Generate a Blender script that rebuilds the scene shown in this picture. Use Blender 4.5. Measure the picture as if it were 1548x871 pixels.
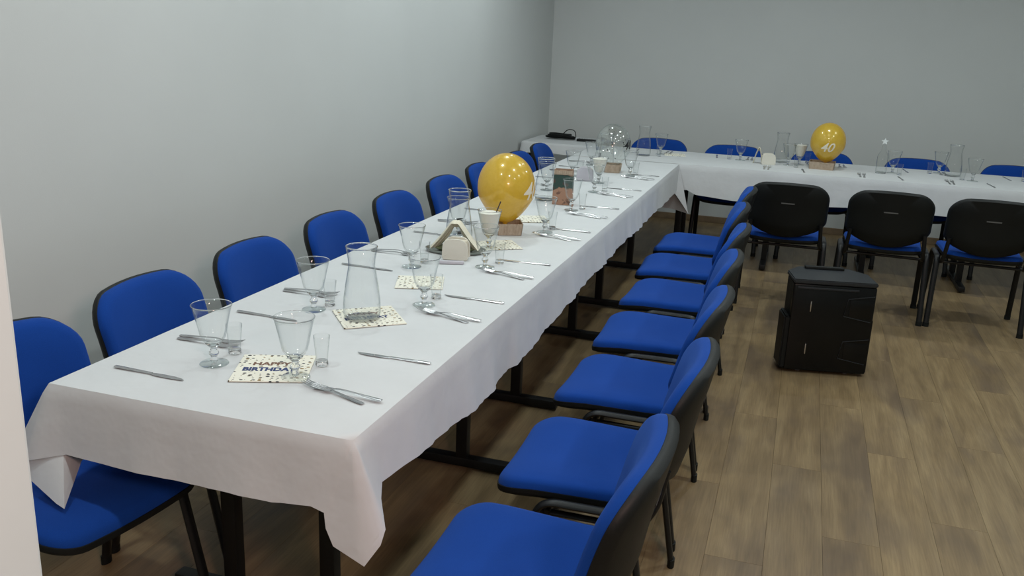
import bpy, bmesh, math, random
from math import sin, cos, pi, radians, atan2, hypot
from mathutils import Vector, Matrix, noise

for o in list(bpy.data.objects):
    bpy.data.objects.remove(o)
scn = bpy.context.scene
COL = scn.collection

# ------------------------------------------------------------------ camera
cam_d = bpy.data.cameras.new('camera')
cam = bpy.data.objects.new('camera', cam_d); COL.objects.link(cam); scn.camera = cam
F_PX, YAW, PITCH, ROLL = 1347.69, -0.304662, 0.273355, 0.042168
cam_d.sensor_width = 36.0
cam_d.sensor_fit = 'HORIZONTAL'
cam_d.lens = 36.0 * F_PX / 1548.0
cam_d.clip_start = 0.05
fw = Vector((sin(YAW) * cos(PITCH), cos(YAW) * cos(PITCH), -sin(PITCH)))
rt = fw.cross(Vector((0, 0, 1))).normalized(); up = rt.cross(fw)
r2 = rt * cos(ROLL) + up * sin(ROLL); u2 = up * cos(ROLL) - rt * sin(ROLL)
M = Matrix(((r2.x, u2.x, -fw.x, 0), (r2.y, u2.y, -fw.y, 0), (r2.z, u2.z, -fw.z, 1.6), (0, 0, 0, 1)))
cam.matrix_world = M

# ------------------------------------------------------------------ world, exposure, lights
scn.view_settings.view_transform = 'Standard'
scn.view_settings.look = 'None'
scn.view_settings.gamma = 1.0
scn.view_settings.use_curve_mapping = False
scn.view_settings.exposure = 0.0
world = bpy.data.worlds.new('hallway_glow'); scn.world = world
world.use_nodes = True
bg = world.node_tree.nodes['Background']
bg.inputs[0].default_value = (1.0, 0.80, 0.68, 1); bg.inputs[1].default_value = 0.22
LAMP_W = 10.6
LAMP_COL = (0.91, 1.0, 0.995)
LAMPS = [(x, y) for y in (1.5, 3.1, 4.7, 6.2) for x in (-1.6, 0.1, 1.8)]
HALL_W = 24.0
CEIL = 2.9

def area(name, loc, size, w, colr, rot=(0, 0, 0), shape='DISK'):
    l = bpy.data.lights.new(name, 'AREA'); l.shape = shape; l.size = size; l.energy = w; l.color = colr
    o = bpy.data.objects.new(name, l); COL.objects.link(o); o.location = loc; o.rotation_euler = rot
    return o
area('hallway_lamp', (0.6, 0.0, 1.95), 0.35, HALL_W, (1.0, 0.65, 0.56), tuple(Vector((-1.75, 1.6, -1.35)).to_track_quat('-Z', 'Y').to_euler()))

# ------------------------------------------------------------------ materials
def new_mat(name):
    m = bpy.data.materials.new(name); m.use_nodes = True
    nt = m.node_tree; b = nt.nodes.get('Principled BSDF')
    return m, nt, b
def N(nt, t, **kw):
    n = nt.nodes.new(t)
    for k, v in kw.items():
        if k.startswith('i_'):
            n.inputs[int(k[2:])].default_value = v
        else: setattr(n, k, v)
    return n
def L(nt, a, ai, b, bi): nt.links.new(a.outputs[ai], b.inputs[bi])
def noise_n(nt, scale, detail=4, coord='Object', sc=(1, 1, 1), rough=.55):
    tc = N(nt, 'ShaderNodeTexCoord'); mp = N(nt, 'ShaderNodeMapping'); mp.inputs['Scale'].default_value = sc
    L(nt, tc, coord, mp, 0)
    n = N(nt, 'ShaderNodeTexNoise'); n.inputs['Scale'].default_value = scale; n.inputs['Detail'].default_value = detail
    n.inputs['Roughness'].default_value = rough
    L(nt, mp, 0, n, 'Vector'); return n, mp
def ramp(nt, stops):
    r = N(nt, 'ShaderNodeValToRGB'); e = r.color_ramp.elements
    while len(e) < len(stops): e.new(.5)
    for i, (p, c) in enumerate(stops):
        e[i].position = p; e[i].color = tuple(c) + (1,) if len(c) == 3 else c
    return r
def bump(nt, b, src, out, strength, dist=.01):
    bp = N(nt, 'ShaderNodeBump'); bp.inputs['Strength'].default_value = strength; bp.inputs['Distance'].default_value = dist
    L(nt, src, out, bp, 'Height'); L(nt, bp, 0, b, 'Normal'); return bp
def simple(name, c, rough=.5, metal=0, var=.08, nscale=40, bmp=0, coat=0, spec=None, sheen=0):
    m, nt, b = new_mat(name)
    n, _ = noise_n(nt, nscale)
    lo = [max(0, x * (1 - var)) for x in c]; hi = [min(1, x * (1 + var)) for x in c]
    r = ramp(nt, [(.3, lo), (.7, hi)])
    L(nt, n, 0, r, 0); L(nt, r, 0, b, 'Base Color')
    b.inputs['Roughness'].default_value = rough; b.inputs['Metallic'].default_value = metal
    b.inputs['Coat Weight'].default_value = coat
    if spec is not None: b.inputs['Specular IOR Level'].default_value = spec
    if sheen: b.inputs['Sheen Weight'].default_value = sheen
    if bmp: bump(nt, b, n, 0, bmp)
    return m

def wall_material():
    m, nt, b = new_mat('wall_paint')
    n, _ = noise_n(nt, 1.3, 3); n2, _ = noise_n(nt, 220, 3)
    r = ramp(nt, [(.3, (.56, .585, .58)), (.7, (.585, .61, .605))])
    L(nt, n, 0, r, 0); L(nt, r, 0, b, 'Base Color'); b.inputs['Roughness'].default_value = .8
    bump(nt, b, n2, 0, .08, .002)
    return m
def fabric_material():
    m, nt, b = new_mat('blue_upholstery')
    n, _ = noise_n(nt, 900, 2); n3, _ = noise_n(nt, 9, 3)
    r = ramp(nt, [(.3, (.004, .038, .225)), (.7, (.007, .054, .30))])
    mx = N(nt, 'ShaderNodeMix', data_type='RGBA', blend_type='MULTIPLY'); mx.inputs[0].default_value = .35
    L(nt, n, 0, r, 0); L(nt, r, 0, mx, 6)
    r3 = ramp(nt, [(.3, (.8, .8, .8)), (.7, (1.0, 1.0, 1.0))]); L(nt, n3, 0, r3, 0); L(nt, r3, 0, mx, 7)
    L(nt, mx, 2, b, 'Base Color')
    b.inputs['Roughness'].default_value = .92; b.inputs['Specular IOR Level'].default_value = .12
    b.inputs['Sheen Weight'].default_value = .18; b.inputs['Sheen Tint'].default_value = (.2, .4, 1, 1)
    bump(nt, b, n, 0, .25, .001)
    return m
def cloth_material():
    m, nt, b = new_mat('white_tablecloth')
    n, _ = noise_n(nt, 5, 4, sc=(1, 1, 1)); n2, _ = noise_n(nt, 800, 2)
    r = ramp(nt, [(.3, (.575, .59, .60)), (.7, (.61, .625, .635))])
    L(nt, n, 0, r, 0); L(nt, r, 0, b, 'Base Color'); b.inputs['Roughness'].default_value = .75
    b.inputs['Specular IOR Level'].default_value = .25
    bp = bump(nt, b, n, 0, .22, .03)
    bp2 = N(nt, 'ShaderNodeBump'); bp2.inputs['Strength'].default_value = .1; bp2.inputs['Distance'].default_value = .001
    L(nt, n2, 0, bp2, 'Height'); L(nt, bp, 0, bp2, 'Normal'); L(nt, bp2, 0, b, 'Normal')
    return m
def wood_floor_material():
    m, nt, b = new_mat('oak_vinyl_plank')
    tc = N(nt, 'ShaderNodeTexCoord'); oi = N(nt, 'ShaderNodeObjectInfo')
    ad = N(nt, 'ShaderNodeVectorMath', operation='ADD'); sc = N(nt, 'ShaderNodeVectorMath', operation='SCALE')
    cb = N(nt, 'ShaderNodeCombineXYZ')
    for k in range(3): L(nt, oi, 'Random', cb, k)
    L(nt, cb, 0, sc, 0); sc.inputs['Scale'].default_value = 37
    L(nt, tc, 'Object', ad, 0); L(nt, sc, 0, ad, 1)
    def nz(scale, s, d=5, dist=0):
        mp = N(nt, 'ShaderNodeMapping'); mp.inputs['Scale'].default_value = s
        L(nt, ad, 0, mp, 0); n = N(nt, 'ShaderNodeTexNoise'); n.inputs['Scale'].default_value = scale
        n.inputs['Detail'].default_value = d; n.inputs['Distortion'].default_value = dist
        L(nt, mp, 0, n, 'Vector'); return n
    streak = nz(7, (2.4, .28, 1), 5, .6); fine = nz(60, (3, .12, 1), 4); blot = nz(2.2, (2.2, .7, 1), 3, .4)
    r1 = ramp(nt, [(.30, (.18, .124, .064)), (.50, (.235, .165, .086)), (.70, (.29, .21, .112))])
    L(nt, streak, 0, r1, 0)
    r2_ = ramp(nt, [(.35, (.84, .84, .84)), (.65, (1.08, 1.08, 1.08))]); L(nt, fine, 0, r2_, 0)
    m1 = N(nt, 'ShaderNodeMix', data_type='RGBA', blend_type='MULTIPLY'); m1.inputs[0].default_value = .8
    L(nt, r1, 0, m1, 6); L(nt, r2_, 0, m1, 7)
    rb = ramp(nt, [(.50, (0, 0, 0)), (.70, (.6, .6, .6))]); L(nt, blot, 0, rb, 0)
    m2 = N(nt, 'ShaderNodeMix', data_type='RGBA'); L(nt, rb, 0, m2, 0); L(nt, m1, 2, m2, 6)
    m2.inputs[7].default_value = (.105, .075, .055, 1)
    # knots
    mpv = N(nt, 'ShaderNodeMapping'); mpv.inputs['Scale'].default_value = (5.0, 2.3, 1); L(nt, ad, 0, mpv, 0)
    wv = N(nt, 'ShaderNodeVectorMath', operation='ADD')
    wn = nz(18, (1, 1, 1), 2); ws = N(nt, 'ShaderNodeVectorMath', operation='SCALE'); ws.inputs['Scale'].default_value = .12
    L(nt, wn, 1, ws, 0); L(nt, mpv, 0, wv, 0); L(nt, ws, 0, wv, 1)
    vo = N(nt, 'ShaderNodeTexVoronoi'); vo.inputs['Scale'].default_value = .62; L(nt, wv, 0, vo, 'Vector')
    rk = ramp(nt, [(.02, (.8, .8, .8)), (.11, (0, 0, 0))]); L(nt, vo, 'Distance', rk, 0)
    m3 = N(nt, 'ShaderNodeMix', data_type='RGBA'); L(nt, rk, 0, m3, 0); L(nt, m2, 2, m3, 6)
    m3.inputs[7].default_value = (.07, .045, .03, 1)
    # per plank tint
    rt_ = ramp(nt, [(0, (.96, .96, .97)), (1, (1.04, 1.03, 1.0))]); L(nt, oi, 'Random', rt_, 0)
    m4 = N(nt, 'ShaderNodeMix', data_type='RGBA', blend_type='MULTIPLY'); m4.inputs[0].default_value = 1
    L(nt, m3, 2, m4, 6); L(nt, rt_, 0, m4, 7)
    L(nt, m4, 2, b, 'Base Color')
    b.inputs['Roughness'].default_value = .42; b.inputs['Specular IOR Level'].default_value = .35
    bump(nt, b, fine, 0, .08, .002)
    return m
def glass_solid():
    m, nt, b = new_mat('solid_glass')
    n, _ = noise_n(nt, 30, 1)
    r = ramp(nt, [(0, (.96, .98, .98)), (1, (1, 1, 1))]); L(nt, n, 0, r, 0); L(nt, r, 0, b, 'Base Color')
    b.inputs['Transmission Weight'].default_value = 1; b.inputs['IOR'].default_value = 1.45
    b.inputs['Roughness'].default_value = .02
    return m
def glass_thin(name, tint=(.993, .996, .995), edge=.75, power=4, base=.018, rough=.02):
    m = bpy.data.materials.new(name); m.use_nodes = True; nt = m.node_tree; nt.nodes.clear()
    out = N(nt, 'ShaderNodeOutputMaterial'); mix = N(nt, 'ShaderNodeMixShader')
    tr = N(nt, 'ShaderNodeBsdfTransparent'); gl = N(nt, 'ShaderNodeBsdfGlossy')
    n, _ = noise_n(nt, 12, 1)
    r = ramp(nt, [(0, [t * .98 for t in tint]), (1, tint)]); L(nt, n, 0, r, 0)
    dk = N(nt, 'ShaderNodeMix', data_type='RGBA'); L(nt, r, 0, dk, 6); dk.inputs[7].default_value = (.50, .54, .54, 1); L(nt, dk, 2, tr, 0)
    gl.inputs['Roughness'].default_value = rough; gl.inputs[0].default_value = (.95, .97, .97, 1)
    lw = N(nt, 'ShaderNodeLayerWeight'); lw.inputs[0].default_value = .5
    pw = N(nt, 'ShaderNodeMath', operation='POWER'); pw.inputs[1].default_value = power; L(nt, lw, 'Facing', pw, 0)
    pd = N(nt, 'ShaderNodeMath', operation='POWER'); pd.inputs[1].default_value = 5; L(nt, lw, 'Facing', pd, 0); L(nt, pd, 0, dk, 0)
    ml = N(nt, 'ShaderNodeMath', operation='MULTIPLY_ADD'); ml.inputs[1].default_value = edge; ml.inputs[2].default_value = base
    L(nt, pw, 0, ml, 0); L(nt, ml, 0, mix, 0); L(nt, tr, 0, mix, 1); L(nt, gl, 0, mix, 2); L(nt, mix, 0, out, 0)
    return m
def napkin_material(bands=True):
    m, nt, b = new_mat('confetti_napkin_paper')
    tc = N(nt, 'ShaderNodeTexCoord'); mp = N(nt, 'ShaderNodeMapping'); mp.inputs['Scale'].default_value = (66, 92, 1)
    L(nt, tc, 'Object', mp, 0)
    vo = N(nt, 'ShaderNodeTexVoronoi', voronoi_dimensions='2D'); vo.inputs['Scale'].default_value = 1; vo.inputs['Randomness'].default_value = .8
    L(nt, mp, 0, vo, 'Vector')
    sep = N(nt, 'ShaderNodeSeparateColor'); L(nt, vo, 'Color', sep, 0)
    th = N(nt, 'ShaderNodeMath', operation='MULTIPLY_ADD'); th.inputs[1].default_value = .42; th.inputs[2].default_value = -.06; L(nt, sep, 0, th, 0)
    lt = N(nt, 'ShaderNodeMath', operation='LESS_THAN'); L(nt, vo, 'Distance', lt, 0); L(nt, th, 0, lt, 1)
    rc = ramp(nt, [(0, (.02, .02, .03)), (.45, (.10, .07, .03)), (.7, (.25, .16, .05)), (1, (.02, .03, .08))]); rc.color_ramp.interpolation = 'CONSTANT'
    L(nt, sep, 1, rc, 0)
    mx = N(nt, 'ShaderNodeMix', data_type='RGBA'); mx.inputs[6].default_value = (.78, .76, .66, 1)
    # the print leaves two clear bands for the lettering
    sp = N(nt, 'ShaderNodeSeparateXYZ'); L(nt, tc, 'Object', sp, 0)
    def band(c, h, w):
        a = N(nt, 'ShaderNodeMath', operation='SUBTRACT'); a.inputs[1].default_value = c; L(nt, sp, 1, a, 0)
        a2 = N(nt, 'ShaderNodeMath', operation='ABSOLUTE'); L(nt, a, 0, a2, 0)
        a3 = N(nt, 'ShaderNodeMath', operation='LESS_THAN'); a3.inputs[1].default_value = h; L(nt, a2, 0, a3, 0)
        c1 = N(nt, 'ShaderNodeMath', operation='SUBTRACT'); c1.inputs[1].default_value = -.008; L(nt, sp, 0, c1, 0)
        c2 = N(nt, 'ShaderNodeMath', operation='ABSOLUTE'); L(nt, c1, 0, c2, 0)
        c3 = N(nt, 'ShaderNodeMath', operation='LESS_THAN'); c3.inputs[1].default_value = w; L(nt, c2, 0, c3, 0)
        r_ = N(nt, 'ShaderNodeMath', operation='MULTIPLY'); L(nt, a3, 0, r_, 0); L(nt, c3, 0, r_, 1); return r_
    b1, b2 = (band(.027, .016, .054), band(-.012, .017, .073)) if bands else (band(9, .01, .01), band(9, .01, .01))
    mxm = N(nt, 'ShaderNodeMath', operation='MAXIMUM'); L(nt, b1, 0, mxm, 0); L(nt, b2, 0, mxm, 1)
    iv = N(nt, 'ShaderNodeMath', operation='SUBTRACT'); iv.inputs[0].default_value = 1; L(nt, mxm, 0, iv, 1)
    fm = N(nt, 'ShaderNodeMath', operation='MULTIPLY'); L(nt, lt, 0, fm, 0); L(nt, iv, 0, fm, 1); L(nt, fm, 0, mx, 0)
    L(nt, rc, 0, mx, 7); L(nt, mx, 2, b, 'Base Color'); b.inputs['Roughness'].default_value = .85
    return m
def wicker_material():
    m, nt, b = new_mat('woven_wood_chip')
    tc = N(nt, 'ShaderNodeTexCoord')
    w1 = N(nt, 'ShaderNodeTexWave'); w1.inputs['Scale'].default_value = 60; w1.inputs['Distortion'].default_value = .6
    L(nt, tc, 'Object', w1, 'Vector')
    n, _ = noise_n(nt, 60, 3)
    r = ramp(nt, [(.2, (.30, .22, .15)), (.8, (.52, .42, .33))])
    ad = N(nt, 'ShaderNodeMath', operation='MULTIPLY_ADD'); ad.inputs[1].default_value = .45; L(nt, w1, 'Fac', ad, 0); L(nt, n, 0, ad, 2)
    ms = N(nt, 'ShaderNodeMath', operation='MULTIPLY'); ms.inputs[1].default_value = .7; L(nt, ad, 0, ms, 0)
    L(nt, ms, 0, r, 0); L(nt, r, 0, b, 'Base Color'); b.inputs['Roughness'].default_value = .8
    bump(nt, b, w1, 'Fac', .4, .003)
    return m
def balloon_material():
    m, nt, b = new_mat('pearly_gold_latex')
    n, _ = noise_n(nt, 90, 3)
    r = ramp(nt, [(.3, (.74, .54, .05)), (.7, (.82, .61, .08))]); L(nt, n, 0, r, 0); L(nt, r, 0, b, 'Base Color')
    b.inputs['Roughness'].default_value = .3; b.inputs['Metallic'].default_value = .08
    b.inputs['Coat Weight'].default_value = 1; b.inputs['Coat Roughness'].default_value = .06; b.inputs['Coat IOR'].default_value = 1.7
    tr = N(nt, 'ShaderNodeBsdfTranslucent'); tr.inputs[0].default_value = (.9, .62, .08, 1)
    mix = N(nt, 'ShaderNodeMixShader'); mix.inputs[0].default_value = .42
    out = nt.nodes['Material Output']; L(nt, b, 0, mix, 1); L(nt, tr, 0, mix, 2); L(nt, mix, 0, out, 0)
    return m
def bag_material():
    m, nt, b = new_mat('printed_gift_paper')
    n, _ = noise_n(nt, 16, 4); n2, _ = noise_n(nt, 30, 2)
    tc = N(nt, 'ShaderNodeTexCoord'); sp = N(nt, 'ShaderNodeSeparateXYZ'); L(nt, tc, 'Object', sp, 0)
    rb = ramp(nt, [(.0, (.36, .20, .13)), (.38, (.36, .20, .13)), (.42, (.02, .055, .045)), (.80, (.02, .055, .045)), (.84, (.40, .27, .19))])
    ad = N(nt, 'ShaderNodeMath', operation='MULTIPLY_ADD'); ad.inputs[1].default_value = 5.0; L(nt, sp, 2, ad, 0)
    sb = N(nt, 'ShaderNodeMath', operation='MULTIPLY_ADD'); sb.inputs[1].default_value = .5; sb.inputs[2].default_value = -.25; L(nt, n, 0, sb, 0)
    L(nt, sb, 0, ad, 2); L(nt, ad, 0, rb, 0)
    rr = ramp(nt, [(.56, (0, 0, 0)), (.62, (.8, .8, .8))]); L(nt, n2, 0, rr, 0)
    mx = N(nt, 'ShaderNodeMix', data_type='RGBA'); L(nt, rr, 0, mx, 0); L(nt, rb, 0, mx, 6); mx.inputs[7].default_value = (.10, .05, .04, 1)
    L(nt, mx, 2, b, 'Base Color'); b.inputs['Roughness'].default_value = .6
    return m

WALL = wall_material(); FAB = fabric_material(); CLOTH = cloth_material(); PLANK = wood_floor_material()
BLACKM = simple('black_powder_coat', (.005, .0055, .006), .42, .0, .2, 60, spec=.35)
PLAST = simple('black_plastic', (.005, .0065, .0065), .55, 0, .2, 200, .05, spec=.3)
GLOSSB = simple('glossy_black_plastic', (.003, .0035, .004), .22, 0, .1, 8, spec=.3)
TOPB = simple('dark_grey_plastic', (.013, .016, .020), .45, 0, .15, 90)
STEEL = simple('brushed_steel', (.50, .50, .51), .24, 1, .12, 40)
CHROME = simple('chrome', (.75, .75, .76), .12, 1, .03, 20)
CREAMP = simple('cream_paper', (.68, .64, .52), .85, 0, .06, 30, .1)
CREAMC = simple('cream_ceramic', (.66, .64, .56), .3, 0, .03, 10, coat=.3)
GREENP = simple('olive_leaf_print', (.16, .18, .10), .6, 0, .5, 60)
LILAC = simple('lilac_card', (.50, .49, .54), .6, 0, .04, 20)
SUGAR = simple('white_sugar', (.80, .78, .70), .9, 0, .06, 300, .4)
DWOOD = simple('dark_wood_stick', (.05, .03, .02), .6, 0, .2, 60)
JAMB = simple('cream_door_jamb', (.46, .57, .59), .55, 0, .02, 10)
BASEB = simple('wood_look_skirting', (.20, .14, .085), .5, 0, .2, 14)
CEILM = simple('white_ceiling_paint', (.78, .80, .79), .9, 0, .02, 6)
SLAB = simple('floor_underlay', (.06, .045, .03), .9)
TRAY = simple('tray_metal', (.28, .30, .27), .3, .8, .1, 30)
PRINTW = simple('white_print', (.80, .74, .58), .5, 0, .03, 10)
PRINTK = simple('black_print', (.012, .012, .014), .5, 0, .03, 10)
NAVY = simple('navy_print', (.015, .035, .14), .6, 0, .05, 20)
COPPER = simple('copper_print', (.16, .075, .045), .6, 0, .1, 20)
ORANGEL = simple('orange_latex', (.75, .20, .01), .35, 0, .05, 20)
WOODTOP = simple('laminate_tabletop', (.42, .33, .24), .5, 0, .1, 12)
GREY = simple('grey_rubber', (.12, .12, .12), .6)
GLS = glass_solid(); GLT = glass_thin('thin_glass'); GLF = glass_thin('pressed_glass_foot', (.96, .98, .98), .7, 2.5, .06, .06); GLC = glass_thin('clear_latex', (.94, .95, .93), .50, 2.5, .13, .09)
NAPK = napkin_material(); NAPD = napkin_material(False); WICK = wicker_material(); GOLD = balloon_material(); BAGM = bag_material()
m_, nt_, b_ = new_mat('lit_diffuser'); b_.inputs['Base Color'].default_value = (.9, .9, .9, 1)
b_.inputs['Emission Color'].default_value = LAMP_COL + (1,); b_.inputs['Emission Strength'].default_value = 8
DIFF = m_

# ------------------------------------------------------------------ helpers
def link(name, bm, mat, parent=None, smooth=True, sharp=40, loc=None):
    me = bpy.data.meshes.new(name)
    bmesh.ops.remove_doubles(bm, verts=bm.verts, dist=1e-6)
    bmesh.ops.recalc_face_normals(bm, faces=bm.faces)
    if smooth:
        for f in bm.faces: f.smooth = True
        a = radians(sharp)
        for e in bm.edges:
            if len(e.link_faces) == 2 and e.calc_face_angle(0) > a: e.smooth = False
    bm.to_mesh(me); bm.free()
    me.materials.append(mat)
    o = bpy.data.objects.new(name, me); COL.objects.link(o)
    if parent: o.parent = parent
    if loc: o.location = loc
    return o
def empty(name, loc=(0, 0, 0), rz=0, label=None, cat=None, group=None):
    o = bpy.data.objects.new(name, None); COL.objects.link(o); o.location = loc; o.rotation_euler = (0, 0, rz)
    o.empty_display_size = .05
    if label: tag(o, label, cat, group)
    return o
def tag(o, label=None, cat=None, group=None, kind=None):
    if label: o['label'] = label
    if cat: o['category'] = cat
    if group: o['group'] = group
    if kind: o['kind'] = kind
    return o
def dup(root, loc, rz, label=None, group=None):
    r = root.copy(); COL.objects.link(r); r.location = loc; r.rotation_euler = (0, 0, rz)
    if label: r['label'] = label
    if group: r['group'] = group
    for ch in list(root.children):
        c = ch.copy(); COL.objects.link(c); c.parent = r
        for g in list(ch.children):
            d = g.copy(); COL.objects.link(d); d.parent = c
    return r
def box(bm, c, s, rz=0, bev=0):
    m = Matrix.Translation(c) @ Matrix.Rotation(rz, 4, 'Z') @ Matrix.Diagonal((s[0], s[1], s[2], 1))
    r = bmesh.ops.create_cube(bm, size=1, matrix=m)
    if bev:
        es = list({e for v in r['verts'] for e in v.link_edges})
        bmesh.ops.bevel(bm, geom=es, offset=bev, segments=2, affect='EDGES', profile=.6)
def bx(c, s, rz=0, bev=0):
    bm = bmesh.new(); box(bm, c, s, rz, bev); return bm
def fillet(pts, r, n=6):
    pts = [Vector(p) for p in pts]; out = [pts[0]]
    for i in range(1, len(pts) - 1):
        a, b, c = pts[i - 1], pts[i], pts[i + 1]
        d1 = (a - b); d2 = (c - b); k = min(r, d1.length * .49, d2.length * .49)
        p = b + d1.normalized() * k; q = b + d2.normalized() * k
        for j in range(n + 1):
            t = j / n; out.append(p * (1 - t) ** 2 + b * 2 * t * (1 - t) + q * t * t)
    out.append(pts[-1]); return out
def tube(bm, pts, ra, rb=None, n=10, side=None, cap=True):
    """sweep an ellipse (ra along 'side', rb across) along pts"""
    rb = rb or ra; pts = [Vector(p) for p in pts]; rings = []; last = None
    for i, p in enumerate(pts):
        t = (pts[min(i + 1, len(pts) - 1)] - pts[max(i - 1, 0)]).normalized()
        if side is not None: s = Vector(side)
        else: s = last if last is not None else (Vector((0, 0, 1)) if abs(t.z) < .9 else Vector((1, 0, 0)))
        s = (s - t * s.dot(t)).normalized(); last = s; w = t.cross(s)
        rr = ra[i] if isinstance(ra, (list, tuple)) else ra
        rw = rb[i] if isinstance(rb, (list, tuple)) else rb
        rings.append([bm.verts.new(p + s * (rr * cos(2 * pi * k / n)) + w * (rw * sin(2 * pi * k / n))) for k in range(n)])
    for a, b in zip(rings, rings[1:]):
        for k in range(n): bm.faces.new((a[k], a[(k + 1) % n], b[(k + 1) % n], b[k]))
    if cap: bm.faces.new(rings[0][::-1]); bm.faces.new(rings[-1])
def tb(pts, ra, rb=None, n=10, side=None):
    bm = bmesh.new(); tube(bm, pts, ra, rb, n, side); return bm
def lathe(bm, prof, n=32, c=(0, 0, 0), ripple=None):
    rings = []
    for r, z in prof:
        if r < 1e-5: rings.append([bm.verts.new((c[0], c[1], c[2] + z))])
        else:
            rings.append([bm.verts.new((c[0] + (r * (1 + (ripple(k, z) if ripple else 0))) * cos(2 * pi * k / n), c[1] + (r * (1 + (ripple(k, z) if ripple else 0))) * sin(2 * pi * k / n), c[2] + z)) for k in range(n)])
    for a, b in zip(rings, rings[1:]):
        if len(a) == 1 and len(b) == 1: continue
        for k in range(n):
            k2 = (k + 1) % n
            if len(a) == 1: bm.faces.new((a[0], b[k], b[k2]))
            elif len(b) == 1: bm.faces.new((a[k], a[k2], b[0]))
            else: bm.faces.new((a[k], a[k2], b[k2], b[k]))
def lt(prof, n=32, **k):
    bm = bmesh.new(); lathe(bm, prof, n, **k); return bm
def rrect(w0, w1, h, rb, rt, n=7):
    """rounded outline, bottom half width w0, top half width w1, height h (centred), radii bottom/top; returns (x, v) list"""
    pts = []
    def arc(cx, cy, r, a0, a1):
        for i in range(n + 1):
            a = a0 + (a1 - a0) * i / n; pts.append((cx + r * cos(a), cy + r * sin(a)))
    arc(w0 - rb, -h / 2 + rb, rb, -pi / 2, 0); arc(w1 - rt, h / 2 - rt, rt, 0, pi / 2)
    arc(-w1 + rt, h / 2 - rt, rt, pi / 2, pi); arc(-w0 + rb, -h / 2 + rb, rb, pi, 1.5 * pi)
    # densify the straight runs
    out = []
    for i, p in enumerate(pts):
        q = pts[(i + 1) % len(pts)]; out.append(p); d = hypot(q[0] - p[0], q[1] - p[1]); k = int(d / .05)
        for j in range(1, k + 1): out.append((p[0] + (q[0] - p[0]) * j / (k + 1), p[1] + (q[1] - p[1]) * j / (k + 1)))
    return out
def slab(outline, front, back, warp):
    """closed cushion: rings at scale s and height n given by front/back lists [(s, n)], warp(x, v, n) -> xyz"""
    bm = bmesh.new(); rings = []
    for s, n in list(back)[::-1] + list(front):
        rings.append([bm.verts.new(warp(x * s, v * s, n)) for x, v in outline])
    m = len(outline)
    for a, b in zip(rings, rings[1:]):
        for k in range(m): bm.faces.new((a[k], a[(k + 1) % m], b[(k + 1) % m], b[k]))
    for ring, s, n in ((rings[0], back[-1][0], back[-1][1]), (rings[-1], front[-1][0], front[-1][1])):
        c = bm.verts.new(warp(0, 0, n))
        for k in range(m): bm.faces.new((ring[k], ring[(k + 1) % m], c))
    return bm
def text_bm(s, size, ext=.0004, font_bold=.0, shear=0):
    cu = bpy.data.curves.new('t', 'FONT'); cu.body = s; cu.size = size; cu.align_x = 'CENTER'; cu.align_y = 'CENTER'
    cu.extrude = ext; cu.offset = font_bold; cu.shear = shear; cu.resolution_u = 3
    o = bpy.data.objects.new('t', cu); COL.objects.link(o)
    dg = bpy.context.evaluated_depsgraph_get(); me = bpy.data.meshes.new_from_object(o.evaluated_get(dg))
    bm = bmesh.new(); bm.from_mesh(me); bpy.data.objects.remove(o); bpy.data.meshes.remove(me); return bm

# ------------------------------------------------------------------ setting
XL, XR, YF, YB = -2.36, 3.6, 0.5, 8.46
def struct(name, bm, mat, smooth=False):
    o = link(name, bm, mat, smooth=smooth); o['kind'] = 'structure'; return o
floor = struct('floor', bx(((XL + XR) / 2, (YF + YB) / 2 - 1.0, -.03), (XR - XL + .4, YB - YF + 2.4, .03)), SLAB)
struct('wall_left', bx((XL - .06, (YF + YB) / 2, CEIL / 2), (.12, YB - YF + .24, CEIL)), WALL)
struct('wall_back', bx(((XL + XR) / 2, YB + .06, CEIL / 2), (XR - XL, .12, CEIL)), WALL)
struct('wall_right', bx((XR + .06, (YF + YB) / 2, CEIL / 2), (.12, YB - YF + .24, CEIL)), WALL)
bm = bmesh.new()
box(bm, ((XL - .62) / 2, .45, CEIL / 2), (-.62 - XL, .1, CEIL)); box(bm, ((.72 + XR) / 2, .45, CEIL / 2), (XR - .72, .1, CEIL))
box(bm, (.05, .45, (CEIL + 2.15) / 2), (1.34, .1, CEIL - 2.15))
struct('wall_front', bm, WALL)
bm = bmesh.new()
box(bm, (-.595, .455, 1.05), (.05, .12, 2.1), 0, .003); box(bm, (.695, .455, 1.05), (.05, .12, 2.1), 0, .003)
box(bm, (.05, .455, 2.125), (1.34, .12, .05), 0, .003)
struct('trim_1', bm, JAMB)
struct('ceiling', bx(((XL + XR) / 2, (YF + YB) / 2, CEIL + .05), (XR - XL + .24, YB - YF + .3, .1)), CEILM)
struct('baseboard_back', bx(((XL + XR) / 2, YB - .008, .03), (XR - XL, .016, .06), 0, .003), BASEB)
struct('baseboard_left', bx((XL + .008, (YF + YB) / 2, .03), (.016, YB - YF - .03, .06), 0, .003), BASEB)
# vinyl planks, each a part of the floor
PW, PL_ = .185, 1.25
pm = None; rnd = random.Random(5); i = 0
x = XL
col = 0
while x < XR - .01:
    w = min(PW, XR - x); y = YF - .55 - [0, .42, .83, .21, .62][col % 5] * PL_
    while y < YB:
        y0, y1 = max(y, -.9), min(y + PL_, YB)
        full = w > PW - .001 and y1 - y0 > PL_ - .001
        if y1 - y0 > .02:
            if full and pm:
                o = bpy.data.objects.new('plank', pm); COL.objects.link(o)
            else:
                o = link('plank', bx((0, 0, 0), (w - .0006, y1 - y0 - .0006, .014), 0, .0004), PLANK, smooth=False)
                if full: pm = o.data
            o.location = (x + w / 2, (y0 + y1) / 2, -.007); o.parent = floor
        y += PL_
    x += PW; col += 1

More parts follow.
